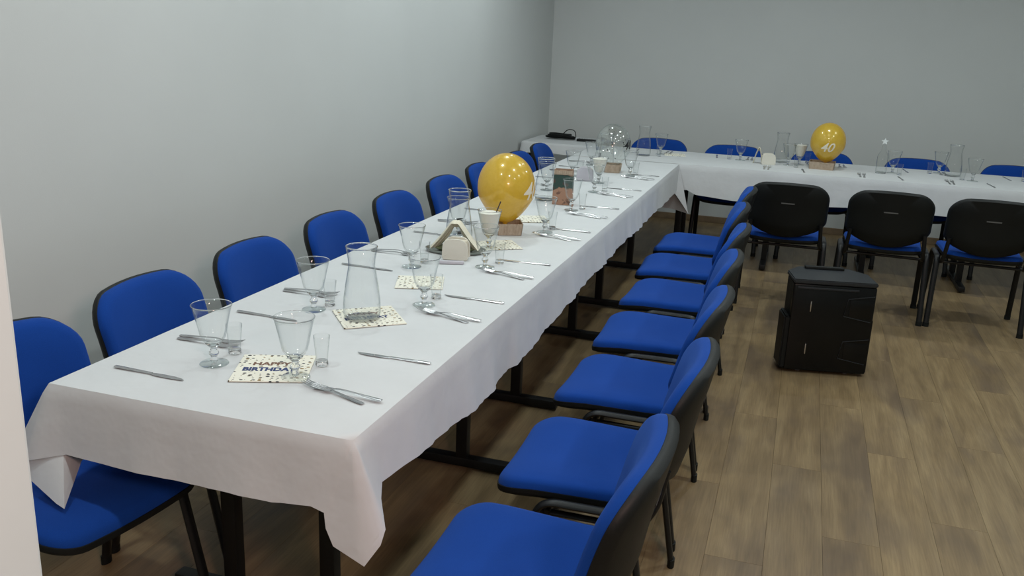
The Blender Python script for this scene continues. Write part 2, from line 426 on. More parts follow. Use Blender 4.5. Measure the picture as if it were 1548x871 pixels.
# ------------------------------------------------------------------ ceiling lamps
def downlight(x, y, label):
    r = empty('downlight', (x, y, CEIL), 0, label, 'ceiling light', 'round downlights in the ceiling')
    link('trim_ring', lt([(.085, 0), (.105, -.004), (.108, 0), (.108, .002), (.085, .002), (.085, 0)], 32), CEILM, r)
    link('diffuser', lt([(0, -.001), (.085, -.001), (.085, .001), (0, .001)], 32), DIFF, r)
    a = area('lamp_glow', (0, 0, -.006), .16, LAMP_W, LAMP_COL); a.parent = r
rows = ['nearest the doorway', 'second from the doorway', 'third from the doorway', 'nearest the back wall']
cols_ = ['above the long table', 'in the middle of the room', 'on the right side of the room']
for k, (x, y) in enumerate(LAMPS):
    downlight(x, y, 'round white downlight %s, row %s' % (cols_[k % 3], rows[k // 3]))

# ------------------------------------------------------------------ tables
TH = .735
def table(x, y, rz, length, label, inset=.335, w=.80):
    t = empty('folding_table', (x, y, 0), rz, label, 'table', 'black legged tables under the white cloths')
    link('tabletop', bx((0, 0, TH - .0125), (w, length - .006, .025), 0, .003), WOODTOP, t)
    for s in (-1, 1):
        yy = s * (length / 2 - inset)
        for q in (-1, 1):
            link('leg', bx((q * .155, yy, .365), (.045, .04, .69), 0, .004), BLACKM, t)
        link('foot_bar', bx((0, yy, .028), (.70, .045, .036), 0, .006), BLACKM, t)
        link('top_bracket', bx((0, yy, .70), (.62, .05, .025), 0, .004), BLACKM, t)
    link('stretcher', tb([(0, -(length / 2 - inset), .64), (0, length / 2 - inset, .64)], .014), BLACKM, t)
    return t
XC = -1.2485
table(XC, 1.58 + .845, 0, 1.69, 'table at the camera end of the long run, under white cloth')
table(XC, 1.58 + 2.535, 0, 1.69, 'middle table of the long run, under white cloth')
table(XC, 1.58 + 4.225, 0, 1.69, 'third table of the long run, nearest the corner, under white cloth')
table(-1.0785, 7.07, pi / 2, 1.157, 'corner table joining the two runs, under white cloth', .34)
table(.18, 7.07, pi / 2, 1.36, 'table of the far run standing behind the black speaker', .33)
table(1.54, 7.07, pi / 2, 1.36, 'table at the right end of the far run', .33)

# ------------------------------------------------------------------ cloths
def drape_mesh(stations, rows=9, sag=.0):
    """stations: list of (top, hem) points already dense; returns grid of rows x stations"""
    g = []
    for j in range(rows + 1):
        t = j / rows; row = []
        for (a, h, nrm) in stations:
            a = Vector(a); h = Vector(h); p = a.lerp(h, t)
            k = min(1, t / .12)
            p += Vector(nrm) * (.006 * math.sqrt(max(0, 1 - (1 - k) ** 2)) - sag * sin(pi * t))
            if t < .12: p.z += .0
            row.append(p)
        g.append(row)
    return g
def dense(ctrl, step=.03, rip=.006, seed=0, scale=7.5):
    """ctrl: list of (top, hem, normal, ripple) -> dense stations with gentle folds"""
    out = []
    for (a, b) in zip(ctrl, ctrl[1:]):
        ta, ha, na, ra = Vector(a[0]), Vector(a[1]), Vector(a[2]), a[3]
        tb_, hb, nb, rb_ = Vector(b[0]), Vector(b[1]), Vector(b[2]), b[3]
        n = max(2, int(max((tb_ - ta).length, (hb - ha).length) / step))
        for i in range(n):
            t = i / n; top = ta.lerp(tb_, t); hem = ha.lerp(hb, t); nn = na.lerp(nb, t)
            r = ra + (rb_ - ra) * t
            s = noise.noise(Vector((top.x * scale + seed, top.y * scale, 3.1))) + .5 * noise.noise(Vector((top.x * scale * 2.7, top.y * scale * 2.7 + seed, 9)))
            hem = hem + nn * (s * r * 3.0) + Vector((0, 0, r * .5 * noise.noise(Vector((top.x * 3 + seed, top.y * 3, 7)))))
            out.append((top, hem, nn))
    c = ctrl[-1]; out.append((Vector(c[0]), Vector(c[1]), Vector(c[2])))
    return out
def cloth(name, rect, z, stations, label, group=None, hemw=.020):
    g = drape_mesh(stations)
    # pull the second-to-last row to the seam line of the hem
    bm = bmesh.new()
    x0, x1, y0, y1 = rect
    nx, ny = max(2, int((x1 - x0) / .06)), max(2, int((y1 - y0) / .06))
    vs = [[bm.verts.new((x0 + (x1 - x0) * i / nx, y0 + (y1 - y0) * j / ny, z + .0009 * noise.noise(Vector((i * .35, j * .35, 1))))) for i in range(nx + 1)] for j in range(ny + 1)]
    for j in range(ny):
        for i in range(nx): bm.faces.new((vs[j][i], vs[j][i + 1], vs[j + 1][i + 1], vs[j + 1][i]))
    for p, (a, h_, n_) in zip(g[0], stations): p.z = z if a.z > z - .004 else a.z
    hemrow = [p.lerp(q, 1 - min(.9, hemw / max(.02, (q - p).length))) for p, q in zip(g[-2], g[-1])]
    grid = g[:-1] + [hemrow]
    gv = [[bm.verts.new(p) for p in row] for row in grid]
    for a, b in zip(gv, gv[1:]):
        for k in range(len(a) - 1):
            try: bm.faces.new((a[k], a[k + 1], b[k + 1], b[k]))
            except ValueError: pass
    bmesh.ops.remove_doubles(bm, verts=bm.verts, dist=1e-4)
    bmesh.ops.dissolve_degenerate(bm, dist=1e-5, edges=bm.edges)
    o = link(name, bm, CLOTH, sharp=70); tag(o, label, 'tablecloth', group)
    bm = bmesh.new()
    e1 = [bm.verts.new(p) for p in hemrow]; e2 = [bm.verts.new(p) for p in g[-1]]
    for k in range(len(e1) - 1): bm.faces.new((e1[k], e1[k + 1], e2[k + 1], e2[k]))
    h = link('hem', bm, CLOTH, o, sharp=80)
    return o
ZC = .752
X0, X1, Y0, Y1 = -1.657, -.840, 1.575, 6.655
A1, A2 = (X0, Y0, ZC), (X1, Y0, ZC)
nl, nf, nr = (-1, 0, 0), (0, -1, 0), (1, 0, 0)
st = [((X0, Y1, ZC), (X0 - .02, Y1, .55), nl, .004), ((X0, 4.2, ZC), (X0 - .02, 4.2, .55), nl, .005), ((X0, 2.2, ZC), (X0 - .02, 2.2, .555), nl, .004),
      ((X0, 1.92, ZC), (X0 - .025, 1.93, .55), nl, .0),
      ((-1.655, 1.66, .72), (-1.62, 1.62, .53), nl, 0), ((-1.655, 1.61, .66), (-1.552, 1.487, .484), nf, 0), ((-1.665, 1.605, .66), (-1.582, 1.494, .488), nf, 0), ((-1.67, 1.60, .68), (-1.685, 1.525, .512), nf, 0), (A1, (-1.765, 1.552, .535), nf, 0), (A1, (-1.772, 1.548, .541), nf, 0), (A1, (-1.70, 1.532, .560), nf, 0),
      ((-1.60, Y0, ZC), (-1.60, 1.555, .585), nf, .0), ((-1.45, Y0, ZC), (-1.44, 1.555, .577), nf, .002),
      ((-1.17, Y0, ZC), (-1.17, 1.555, .58), nf, .003), ((-1.04, Y0, ZC), (-1.03, 1.553, .578), nf, .0015), ((-.95, Y0, ZC), (-.93, 1.553, .59), nf, 0),
      (A2, (-.895, 1.55, .583), nf, 0), (A2, (-.889, 1.546, .548), nf, 0), (A2, (-.868, 1.54, .512), nf, 0), (A2, (-.79, 1.535, .483), nf, 0),
      (A2, (-.767, 1.55, .53), nr, 0), (A2, (-.765, 1.57, .558), nr, 0), (A2, (-.80, 1.62, .60), nr, 0),
      ((X1, 1.66, ZC), (-.822, 1.67, .612), nr, 0), ((X1, 1.96, ZC), (-.82, 1.96, .578), nr, .004), ((X1, 2.4, ZC), (-.82, 2.4, .552), nr, .008),
      ((X1, 2.84, ZC), (-.82, 2.84, .546), nr, .009), ((X1, 3.3, ZC), (-.82, 3.3, .58), nr, .008), ((X1, 3.75, ZC), (-.82, 3.75, .595), nr, .006),
      ((X1, 4.6, ZC), (-.82, 4.6, .60), nr, .006), ((X1, 5.4, ZC), (-.82, 5.4, .59), nr, .005), ((X1, Y1, ZC), (-.84, 6.64, .56), nr, .002)]
cloth('long_tablecloth', (X0, X1, Y0, Y1), ZC, dense(st, .025, seed=1), 'white cloth draped over the long table run toward the camera')
XE = 2.25; A3 = (X1, 6.652, ZC + .002)
st2 = [(A3, (-.955, 6.70, .415), nf, 0), (A3, (-.845, 6.70, .405), nf, 0), (A3, (-.737, 6.635, .395), nf, 0), (A3, (-.79, 6.62, .47), nf, 0), (A3, (-.845, 6.60, .545), nf, 0),
       (A3, (-.80, 6.645, .565), nf, 0), (A3, (-.765, 6.645, .57), nf, 0),
       ((-.74, 6.655, ZC + .002), (-.70, 6.64, .54), nf, .0), ((-.45, 6.655, ZC + .002), (-.43, 6.64, .52), nf, .004),
       ((0, 6.655, ZC + .002), (0, 6.64, .522), nf, .006), ((.35, 6.655, ZC + .002), (.35, 6.64, .545), nf, .005), ((1.0, 6.655, ZC + .002), (1.0, 6.64, .545), nf, .006),
       ((1.6, 6.655, ZC + .002), (1.6, 6.64, .54), nf, .006), ((XE, 6.655, ZC + .002), (XE, 6.64, .54), nf, .003),
       ((XE, 6.66, ZC + .002), (XE + .02, 6.68, .54), nr, .003), ((XE, 7.48, ZC + .002), (XE + .02, 7.48, .54), nr, .003),
       ((XE, 7.482, ZC + .002), (XE, 7.50, .55), (0, 1, 0), .003), ((-1.657, 7.482, ZC + .002), (-1.657, 7.50, .55), (0, 1, 0), .003)]
cloth('far_tablecloth', (-1.657, XE, 6.655, 7.482), ZC + .002, dense(st2, .025, seed=8), 'white cloth draped over the far table run along the back wall')

# side table in the corner
t = empty('side_table', (-2.0, 7.80, 0), 0, 'small side table in the far left corner under a short white cloth', 'table')
link('tabletop', bx((0, 0, .7225), (.62, .60, .025), 0, .003), WOODTOP, t)
for sx in (-1, 1):
    for sy in (-1, 1): link('leg', bx((sx * .25 , sy * .25, .355), (.035, .035, .71), 0, .003), BLACKM, t)
zz = .738
c_ = [((-2.32, 8.11, zz), (-2.325, 8.11, .66), nl, 0), ((-2.32, 7.49, zz), (-2.33, 7.48, .655), nl, 0), ((-2.32, 7.488, zz), (-2.31, 7.47, .645), nf, .002),
      ((-2.0, 7.488, zz), (-2.0, 7.465, .655), nf, .004), ((-1.685, 7.488, zz), (-1.69, 7.465, .64), nf, .002), ((-1.683, 7.49, zz), (-1.675, 7.49, .65), nr, .002), ((-1.683, 8.11, zz), (-1.675, 8.11, .66), nr, .002)]
cloth('side_tablecloth', (-2.32, -1.683, 7.488, 8.11), zz, dense(c_, .03, seed=4), 'short white cloth on the small corner side table')
# black cable and remote on it
bm = bmesh.new(); rc = random.Random(3)
for k in range(7):
    pts = []
    for i in range(25):
        a = 2 * pi * i / 24
        pts.append((-2.07 + (.13 - .006 * k) * cos(a) + .012 * sin(3 * a + k), 7.84 + (.035 + .006 * k) * sin(a) + .006 * cos(2 * a + k), .748 + .005 * k + (.012 * abs(sin(a * .5 + k)))))
    tube(bm, pts, .0055, n=6, cap=False)
tube(bm, fillet([(-2.04, 7.82, .79), (-2.0, 7.83, .835), (-1.93, 7.82, .83), (-1.915, 7.80, .77), (-1.94, 7.80, .75)], .05), .004, n=6)
tube(bm, [(-2.15, 7.84, .765), (-1.97, 7.83, .775)], .016, .010, n=8)
o = link('power_cable', bm, PLAST); tag(o, 'coiled black cable lying on the corner side table', 'cable')
r = empty('remote_control', (-1.82, 7.80, zz), 0, 'slim black remote control beside the coiled cable', 'remote control')
link('casing', bx((0, 0, .012), (.17, .04, .022), 0, .005), PLAST, r)
for k in range(6): link('button', bx((-.06 + k * .022, 0, .0245), (.012, .012, .004), 0, .001), GREY, r)

# ------------------------------------------------------------------ chairs
def make_chair():
    c = empty('conference_chair', (0, 0, 0), 0, 'x', 'chair')
    # seat cushion
    so = rrect(.212, .230, .43, .055, .075)
    def sw(x, v, n, dz=0):
        y = v + .025
        z = .432 + n * .5
        f = max(0, y - .10); z += -.9 * f * f
        b = max(0, -y - .08); z += .9 * b * b
        z += .28 * x * x - .006
        return (x, y, z)
    link('seat', slab(so, [(1.0, .02), (.99, .045), (.965, .062), (.9, .074), (.7, .082), (.4, .084)], [(1.0, .0), (.96, -.012), (.6, -.012)], sw), FAB, c, sharp=60)
    link('seat_shell', slab(rrect(.213, .231, .43, .055, .077), [(1.012, -.006), (1.012, .016), (.97, .018)], [(1.005, -.020), (.95, -.034), (.5, -.038)], sw), PLAST, c, sharp=50)
    # backrest
    H = .362
    def bw(x, v, n):
        t = (v + H / 2) / H
        y = -.205 - .062 * t - .03 * max(0, t - .45) ** 2 * 2 + .66 * x * x
        z = .466 + .350 * t + 1.3 * x * x * (1 - t) ** 2 - .28 * x * x * t * t
        return (x, y + n, z)
    bo = rrect(.242, .242, H, .062, .10)
    link('backrest', slab(bo, [(1.0, .006), (.992, .018), (.96, .029), (.88, .035), (.6, .038), (.3, .038)], [(.99, -.001), (.6, -.001)], bw), FAB, c, sharp=60)
    bs = link('back_shell', slab(rrect(.243, .243, H + .004, .063, .102), [(1.0, .002), (.985, .004), (.6, .0)], [(1.0, -.005), (.985, -.014), (.93, -.026), (.5, -.034)], bw), PLAST, c, sharp=50)
    # slot in the shell
    bm = bmesh.new(); prev = None
    for i in range(9):
        x = -.04 + .01 * i; p = Vector(bw(x, .045, -.0345)); q = Vector(bw(x, .052, -.0345))
        cur = (bm.verts.new(p), bm.verts.new(q), bm.verts.new(q + Vector((0, -.002, .001))), bm.verts.new(p + Vector((0, -.002, 0))))
        if prev:
            for k in range(4): bm.faces.new((prev[k], prev[(k + 1) % 4], cur[(k + 1) % 4], cur[k]))
        prev = cur
    link('grip_slot', bm, GREY, bs)
    # frame
    for s in (-1, 1):
        xx = s * .250; xo = s * .258
        ft = Vector((xo, .195, .012)); tf = Vector((xx, .125, .33)); tr = Vector((xx, -.160, .33)); rt0 = Vector((xo, -.215, .012))
        lf = link('leg', tb([ft, tf], .0165, .0095, 10, (1, 0, 0)), BLACKM, c)
        lr = link('leg', tb([rt0, tr], .0165, .0095, 10, (1, 0, 0)), BLACKM, c)
        for lg, p in ((lf, ft), (lr, rt0)):
            link('foot_cap', tb([p + Vector((0, 0, -.012)), p + Vector((0, 0, .016))], .0185, .0115, 10, (1, 0, 0)), PLAST, lg)
        path = fillet([tf, tf + (tf - ft).normalized() * .105, tr + (tr - rt0).normalized() * .105, tr], .07, 7)
        link('side_rail', tb(path, .0165, .0095, 10, (1, 0, 0)), BLACKM, c)
        xi = s * .226
        p2 = fillet([(xi, .115, .392), (xi, -.165, .392), (xi * .97, -.205, .455), (xi * .93, -.222, .56)], .05, 7)
        link('back_support', tb(p2, .012, .0075, 10, (1, 0, 0)), BLACKM, c)
    for yy in (.08, -.13): link('crossbar', tb([(-.245, yy, .397), (.245, yy, .397)], .009), BLACKM, c)
    return c
proto = make_chair(); used = [False]
def chair(x, y, rz, label, group):
    if not used[0]:
        used[0] = True; proto.location = (x, y, 0); proto.rotation_euler = (0, 0, rz); proto['label'] = label; proto['group'] = group; return proto
    return dup(proto, (x, y, 0), rz, label, group)
ordn = ['first', 'second', 'third', 'fourth', 'fifth', 'sixth', 'seventh', 'eighth', 'ninth']
g = 'blue chairs along the right side of the long table'
jit = [0, .01, -.012, .015, -.02, .02, -.01]
for k, y in enumerate([1.70, 2.29, 2.91, 3.51, 4.12, 4.71, 5.32]):
    xx = -.465 - (.0 if k < 4 else .02) - (.03 if k > 4 else 0) + [-.01, .02, .01, 0, .01, 0, 0][k]
    chair(xx, y, pi / 2 + jit[k] * 1.5, 'blue padded chair on the aisle side of the long table, %s from the camera' % ordn[k], g)
g = 'blue chairs between the long table and the left wall'
for k, y in enumerate([1.64, 2.25, 2.83, 3.45, 4.09, 4.73, 5.36, 6.10, 6.70]):
    chair(-1.688 - [.0, .0, 0, .0, .0, -.01, 0, -.02, -.01][k], y, -pi / 2 + [-.12, .05, .03, .02, .02, 0, .02, 0, .05][k], 'blue padded chair against the left wall side of the long table, %s from the camera' % ordn[k], g)
g = 'blue chairs on the near side of the far table, backs to the camera'
for x, l in ((-.04, 'chair showing its black back, left one of three, behind the speaker'), (.562, 'chair showing its black back, middle one of three'), (1.118, 'chair showing its black back, rightmost of three, cut by the picture edge')):
    chair(x, 5.965, (.02 if x < .3 else -.02), l, g)
g = 'blue chairs between the far table and the back wall'
for x, l in ((-1.16, 'blue chair back by the back wall, leftmost, behind the clear balloon corner'), (-.52, 'blue chair back by the back wall, second from the left, behind the goblet'), (.17, 'blue chair back by the back wall, half hidden behind the gold balloon'), (.88, 'blue chair back by the back wall, first one right of the far gold balloon'), (1.57, 'blue chair back by the back wall, at the right picture edge')):
    chair(x, 7.51 if x < -1 else 7.39, pi, l, g)

# ------------------------------------------------------------------ speaker
def speaker():
    s = empty('floor_speaker', (.235, 4.64, 0), radians(12), 'glossy black floor speaker standing alone on the wooden floor', 'speaker')
    def prism(pts, z0, z1, bev=.006, lean=0):
        bm = bmesh.new(); a = [bm.verts.new((x, y, z0)) for x, y in pts]; b = [bm.verts.new((x, y + lean, z1)) for x, y in pts]
        n = len(pts)
        for k in range(n): bm.faces.new((a[k], a[(k + 1) % n], b[(k + 1) % n], b[k]))
        bm.faces.new(a[::-1]); bm.faces.new(b)
        bmesh.ops.bevel(bm, geom=bm.edges[:], offset=bev, segments=2, affect='EDGES'); return bm
    link('cabinet', prism([(-.195, -.02), (.205, -.02), (.205, .13), (.13, .23), (-.12, .23), (-.195, .13)], .015, .475), PLAST, s)
    link('top_panel', prism([(-.20, -.05), (.21, -.05), (.21, .135), (.135, .24), (-.125, .24), (-.20, .135)], .475, .497, .005), TOPB, s)
    link('handle', bx((0, .20, .504), (.2, .03, .014), 0, .004), PLAST, s)
    f = link('front_panel', bx((.005, -.035, .245), (.405, .03, .455), 0, .008), GLOSSB, s)
    link('lower_side_wing', prism([(-.225, -.045), (-.195, -.052), (-.195, .12), (-.225, .10)], .02, .30, .008), PLAST, s)
    link('lower_side_wing', prism([(.205, -.03), (.215, -.03), (.215, .10), (.205, .12)], .02, .30, .002), PLAST, s)
    for z in (.355, .13):   # two angular grille frames at the right, two slim steel slivers shaped as reflected glints at the left
        pts = [(.20, z + .075), (.075, z + .055), (.06, z - .035), (.195, z - .06)]
        tube_b = bmesh.new()
        tube(tube_b, [(x, -.0525, zz_) for x, zz_ in pts], .0022, n=6)
        link('grille_edge', tube_b, TOPB, f)
        link('grille', bx((.14, -.0505, z + .005), (.11, .003, .09), 0, .001), GLOSSB, f)
        link('glint_sliver', bx((-.105, -.053, z + .005), (.006, .006, .055), 0, .002), STEEL, f)
    link('gloss_strip', bx((-.03, -.053, .455), (.30, .006, .010), 0, .002), TOPB, f)
    for sx in (-1, 1):
        for yy in (0, .17): link('rubber_foot', lt([(0, 0), (.014, 0), (.016, .016), (0, .016)], 14, c=(sx * .12, yy, 0)), GREY, s)
speaker()
# ------------------------------------------------------------------ tableware prototypes
Z = .7535
def goblet_proto():
    g = empty('water_goblet', (0, 0, 0), 0, 'x', 'glass')
    rip = lambda k, z: (.022 * cos(12 * 2 * pi * k / 48) if .062 < z < .098 else 0)
    b = link('bowl', lt([(0, .056), (.012, .0565), (.024, .063), (.031, .075), (.0355, .095), (.041, .12), (.046, .142), (.0505, .160), (.0512, .161), (.0500, .161), (.0445, .142), (.0395, .12), (.034, .095), (.029, .077), (.022, .067), (.01, .063), (0, .0625)], 48, ripple=rip), GLT, g, sharp=80)
    link('rim', lt([(.0500, .1605), (.0514, .1595), (.0516, .1612), (.0506, .1622), (.0500, .1612), (.0500, .1605)], 40), GLS, b)
    link('stem', lt([(0, .002), (.0095, .009), (.0078, .017), (.0085, .024), (.0125, .028), (.0125, .034), (.0085, .039), (.009, .046), (.014, .051), (.020, .057), (0, .0572)], 28), GLS, g, sharp=80)
    link('foot', lt([(0, 0), (.035, 0), (.037, .002), (.035, .0042), (.018, .0058), (.0095, .0095), (0, .0095)], 36), GLF, g, sharp=80)
    return g
def shot_proto():
    g = empty('shot_glass', (0, 0, 0), 0, 'x', 'glass')
    link('wall', lt([(.0155, .012), (.0165, .03), (.0195, .06), (.0215, .082), (.0209, .0825), (.0188, .06), (.0155, .03), (.0143, .014)], 30), GLT, g, sharp=80)
    link('base', lt([(0, 0), (.0150, 0), (.0168, .002), (.0160, .012), (.0143, .0135), (0, .013)], 30), GLS, g, sharp=80)
    return g
def carafe_proto():
    g = empty('glass_carafe', (0, 0, 0), 0, 'x', 'carafe')
    b = link('body', lt([(0, .004), (.045, .004), (.054, .010), (.0575, .022), (.056, .06), (.050, .11), (.043, .150), (.040, .168), (.0415, .190), (.0475, .226), (.0465, .2265), (.0402, .190), (.0388, .168), (.0415, .150), (.0485, .11), (.0545, .06), (.056, .022), (.050, .011), (0, .0075)], 48), GLT, g, sharp=80)
    link('rim', lt([(.0462, .2255), (.0480, .2245), (.0485, .227), (.0472, .229), (.0462, .2275), (.0462, .2255)], 40), GLS, b)
    link('base', lt([(0, 0), (.050, 0), (.054, .003), (.050, .0045), (0, .0042)], 40), GLS, g, sharp=80)
    return g
def strip(bm, pts, th=.0016):
    """pts (s, halfwidth, z[, centre offset]) along +x, thickness th, slightly domed"""
    prev = None
    for p in pts:
        s, w, z = p[:3]; o = p[3] if len(p) > 3 else 0
        cur = [bm.verts.new(q) for q in ((s, o - w, z), (s, o - w * .5, z + th), (s, o + w * .5, z + th), (s, o + w, z), (s, o, z - th * .3))]
        if prev:
            for k in range(5): bm.faces.new((prev[k], prev[(k + 1) % 5], cur[(k + 1) % 5], cur[k]))
        else: bm.faces.new(cur[::-1])
        prev = cur
    bm.faces.new(prev)
def fork_proto():
    # tines at -x end (s = 0), handle end at s = .2
    f = empty('fork', (0, 0, 0), 0, 'x', 'fork')
    bm = bmesh.new(); strip(bm, [(.072, .0035, .0062), (.085, .003, .0075), (.11, .0035, .0065), (.15, .0058, .0035), (.185, .0078, .0015), (.200, .0062, .001)], .0020)
    link('handle', bm, STEEL, f, sharp=60)
    bm = bmesh.new(); strip(bm, [(.042, .0118, .0030), (.050, .0124, .0026), (.060, .010, .0036), (.066, .0055, .005), (.073, .0035, .0062)], .0014)
    for k in range(4):
        o = -.0102 + k * .0068
        strip(bm, [(0, .0007, .0095, o * .95), (.012, .0016, .0068, o), (.030, .0018, .0040, o), (.044, .0020, .0030, o)], .0012)
    link('tines', bm, STEEL, f, sharp=60)
    return f
def knife_proto():
    k = empty('table_knife', (0, 0, 0), 0, 'x', 'knife')
    # blade tip at s=0, handle end at .215
    bm = bmesh.new(); strip(bm, [(0, .0008, .0012, .004), (.012, .0052, .0012, .001), (.035, .0085, .0012), (.07, .0088, .0012), (.092, .0075, .0012), (.100, .0042, .0015)], .0012)
    link('blade', bm, STEEL, k, sharp=60)
    bm = bmesh.new(); strip(bm, [(.099, .0042, .0015), (.115, .0042, .0018), (.16, .0058, .0020), (.205, .0075, .0020), (.215, .0060, .0018)], .0024)
    link('handle', bm, STEEL, k, sharp=60)
    return k
protos = {}
def put(kind, x, y, rz, label, group, z=Z):
    mk = {'goblet': goblet_proto, 'shot': shot_proto, 'carafe': carafe_proto, 'fork': fork_proto, 'knife': knife_proto}[kind]
    if kind not in protos:
        o = mk(); protos[kind] = o; o.location = (x, y, z); o.rotation_euler = (0, 0, rz); o['label'] = label; o['group'] = group; return o
    return dup(protos[kind], (x, y, z), rz, label, group)
def bar(kind, p, q, label, group, z=Z):
    """lay cutlery with its head at p pointing away from handle end q"""
    return put(kind, p[0], p[1], atan2(q[1] - p[1], q[0] - p[0]), label, group, z)

# right-hand settings of the long table: (goblet, shot, fork heads, knife y)
R = [((-1.14, 1.84), (-1.125, 1.945), 1.815, 2.065), ((-1.10, 2.555), (-1.095, 2.645), 2.50, 2.69), ((-1.09, 3.11), (-1.062, 3.20), 3.065, 3.25), ((-1.062, 3.835), (-1.05, 3.92), 3.78, 3.94),
     ((-1.09, 4.43), (-1.05, 4.50), 4.345, 4.585), ((-1.115, 5.06), (-1.07, 5.14), 5.03, 5.26), ((-1.055, 5.84), (-1.03, 5.92), 5.77, 5.91)]
gg, gs, gf, gk = 'water goblets on the white tables', 'shot glasses on the white tables', 'forks on the white tables', 'knives on the white tables'
for k, (a, b, fy, ky) in enumerate(R):
    w = 'aisle side of the long table, %s place from the camera' % ordn[k]
    put('goblet', a[0], a[1], k * .4, 'clear water goblet, ' + w, gg)
    put('shot', b[0], b[1], k, 'small shot glass, ' + w, gs)
    bar('knife', (-1.085, ky), (-.87, ky + .004 * (-1) ** k), 'steel knife, ' + w, gk)
    bar('fork', (-1.10 + .004 * (k % 3), fy), (-.885, fy - .065), 'lower fork of the pair, ' + w, gf)
    bar('fork', (-1.072, fy - .020), (-.875, fy - .032), 'upper fork of the pair, ' + w, gf, Z + .0045)
Lf = [((-1.38, 1.84), (-1.38, 1.93), 1.97, 1.715), ((-1.39, 2.36), (-1.37, 2.425), 2.51, 2.24), ((-1.34, 2.99), (-1.325, 3.075), 3.16, 2.905), ((-1.405, 3.63), (-1.36, 3.55), 3.85, 3.56),
      ((-1.39, 4.30), (-1.36, 4.40), 4.46, 4.19), ((-1.38, 4.98), (-1.35, 5.06), 5.14, 4.80), ((-1.39, 5.62), (-1.36, 5.70), 5.80, 5.45), ((-1.40, 6.20), (-1.37, 6.28), 6.32, 6.02)]
for k, (a, b, fy, ky) in enumerate(Lf):
    w = 'wall side of the long table, %s place from the camera' % ordn[k]
    put('goblet', a[0], a[1], k * .3, 'clear water goblet, ' + w, gg)
    put('shot', b[0], b[1], k, 'small shot glass, ' + w, gs)
    bar('knife', (-1.375, ky), (-1.59, ky + .006), 'steel knife, ' + w, gk)
    bar('fork', (-1.39, fy - .01), (-1.59, fy - .005), 'nearer fork, ' + w, gf)
    bar('fork', (-1.40, fy + .028), (-1.595, fy + .018), 'farther fork, ' + w, gf)
# far table: near side people face +y
for k, (x, w) in enumerate(((-.10, 'left place on the near side of the far table'), (.56, 'middle place on the near side of the far table'), (1.14, 'right place on the near side of the far table'))):
    bar('fork', (x - .14, 6.93), (x - .135, 6.73), 'left fork, ' + w, gf)
    bar('fork', (x - .105, 6.925), (x - .11, 6.73), 'right fork, ' + w, gf)
    bar('knife', (x + .125, 6.95), (x + .145, 6.73), 'steel knife, ' + w, gk)
    gx, gy = [(-.08, 7.09), (.66, 7.12), (1.18, 7.0)][k]
    put('goblet', gx, gy, 0, 'clear water goblet, ' + w, gg)
    put('shot', [-.02, .70, 1.12][k], [7.0, 7.03, 7.04][k], 0, 'small shot glass, ' + w, gs)
for k, (gx, gy, sx, sy, w) in enumerate(((-1.06, 7.16, -1.05, 7.02, 'first place from the left, back side of the far table'), (-.44, 7.17, -.525, 7.20, 'second place from the left, back side of the far table'),
        (-.005, 7.30, .06, 7.33, 'place left of the far gold balloon, back side of the far table'), (1.0, 7.33, .93, 7.27, 'place right of the far gold balloon, back side of the far table'), (1.62, 7.2, 1.55, 7.22, 'rightmost place on the back side of the far table'))):
    if k != 2:
        put('goblet', gx, gy, .2, 'clear water goblet, ' + w, gg)
    put('shot', sx, sy, 0, 'small shot glass, ' + w, gs)
    cx_ = [-1.16, -.52, .17, .88, 1.57][k]
    bar('knife', (cx_ - .10, 7.20), (cx_ - .12, 7.41), 'steel knife, ' + w, gk)
    bar('fork', (cx_ + .13, 7.21), (cx_ + .13, 7.41), 'left fork, ' + w, gf)
    bar('fork', (cx_ + .165, 7.21), (cx_ + .16, 7.41), 'right fork, ' + w, gf)

gc = 'glass carafes on the tables'
for x, y, l in ((-1.215, 2.345, 'tall clear glass carafe on the second confetti napkin, nearest the camera'), (-1.33, 3.45, 'clear glass carafe behind the folded napkins, left of the big gold balloon'),
                (-1.30, 4.66, 'clear glass carafe beside the printed gift bag'), (-1.30, 6.22, 'clear glass carafe left of the clear balloon'), (-1.17, 7.0, 'clear glass carafe in the table corner'),
                (-.14, 7.25, 'clear glass carafe left of the far gold balloon'), (1.08, 7.22, 'clear glass carafe at the right end of the far table')):
    put('carafe', x, y, 0, l, gc)

# bottle with a star-shaped stopper on the far table
b = empty('decanter', (.575, 7.05, Z), 0, 'slim clear bottle with a star stopper on the far table', 'bottle')
link('body', lt([(0, .002), (.034, .002), (.038, .010), (.038, .12), (.030, .145), (.016, .165), (.013, .21), (.0115, .21), (.0145, .165), (.0285, .145), (.0365, .12), (.0365, .012), (0, .008)], 32), GLT, b, sharp=80)
link('base', lt([(0, 0), (.034, 0), (.037, .004), (.034, .009), (0, .008)], 32), GLS, b, sharp=80)
bm = bmesh.new(); vs = []
for s in (-.004, .004):
    vs.append([bm.verts.new(((.026 if i % 2 == 0 else .011) * cos(pi / 2 + i * pi / 5), s, .232 + (.026 if i % 2 == 0 else .011) * sin(pi / 2 + i * pi / 5))) for i in range(10)])
for i in range(10): bm.faces.new((vs[0][i], vs[0][(i + 1) % 10], vs[1][(i + 1) % 10], vs[1][i]))
bm.faces.new(vs[0]); bm.faces.new(vs[1][::-1])
link('star_stopper', bm, simple('frosted_glass', (.72, .76, .76), .35), b, smooth=False)

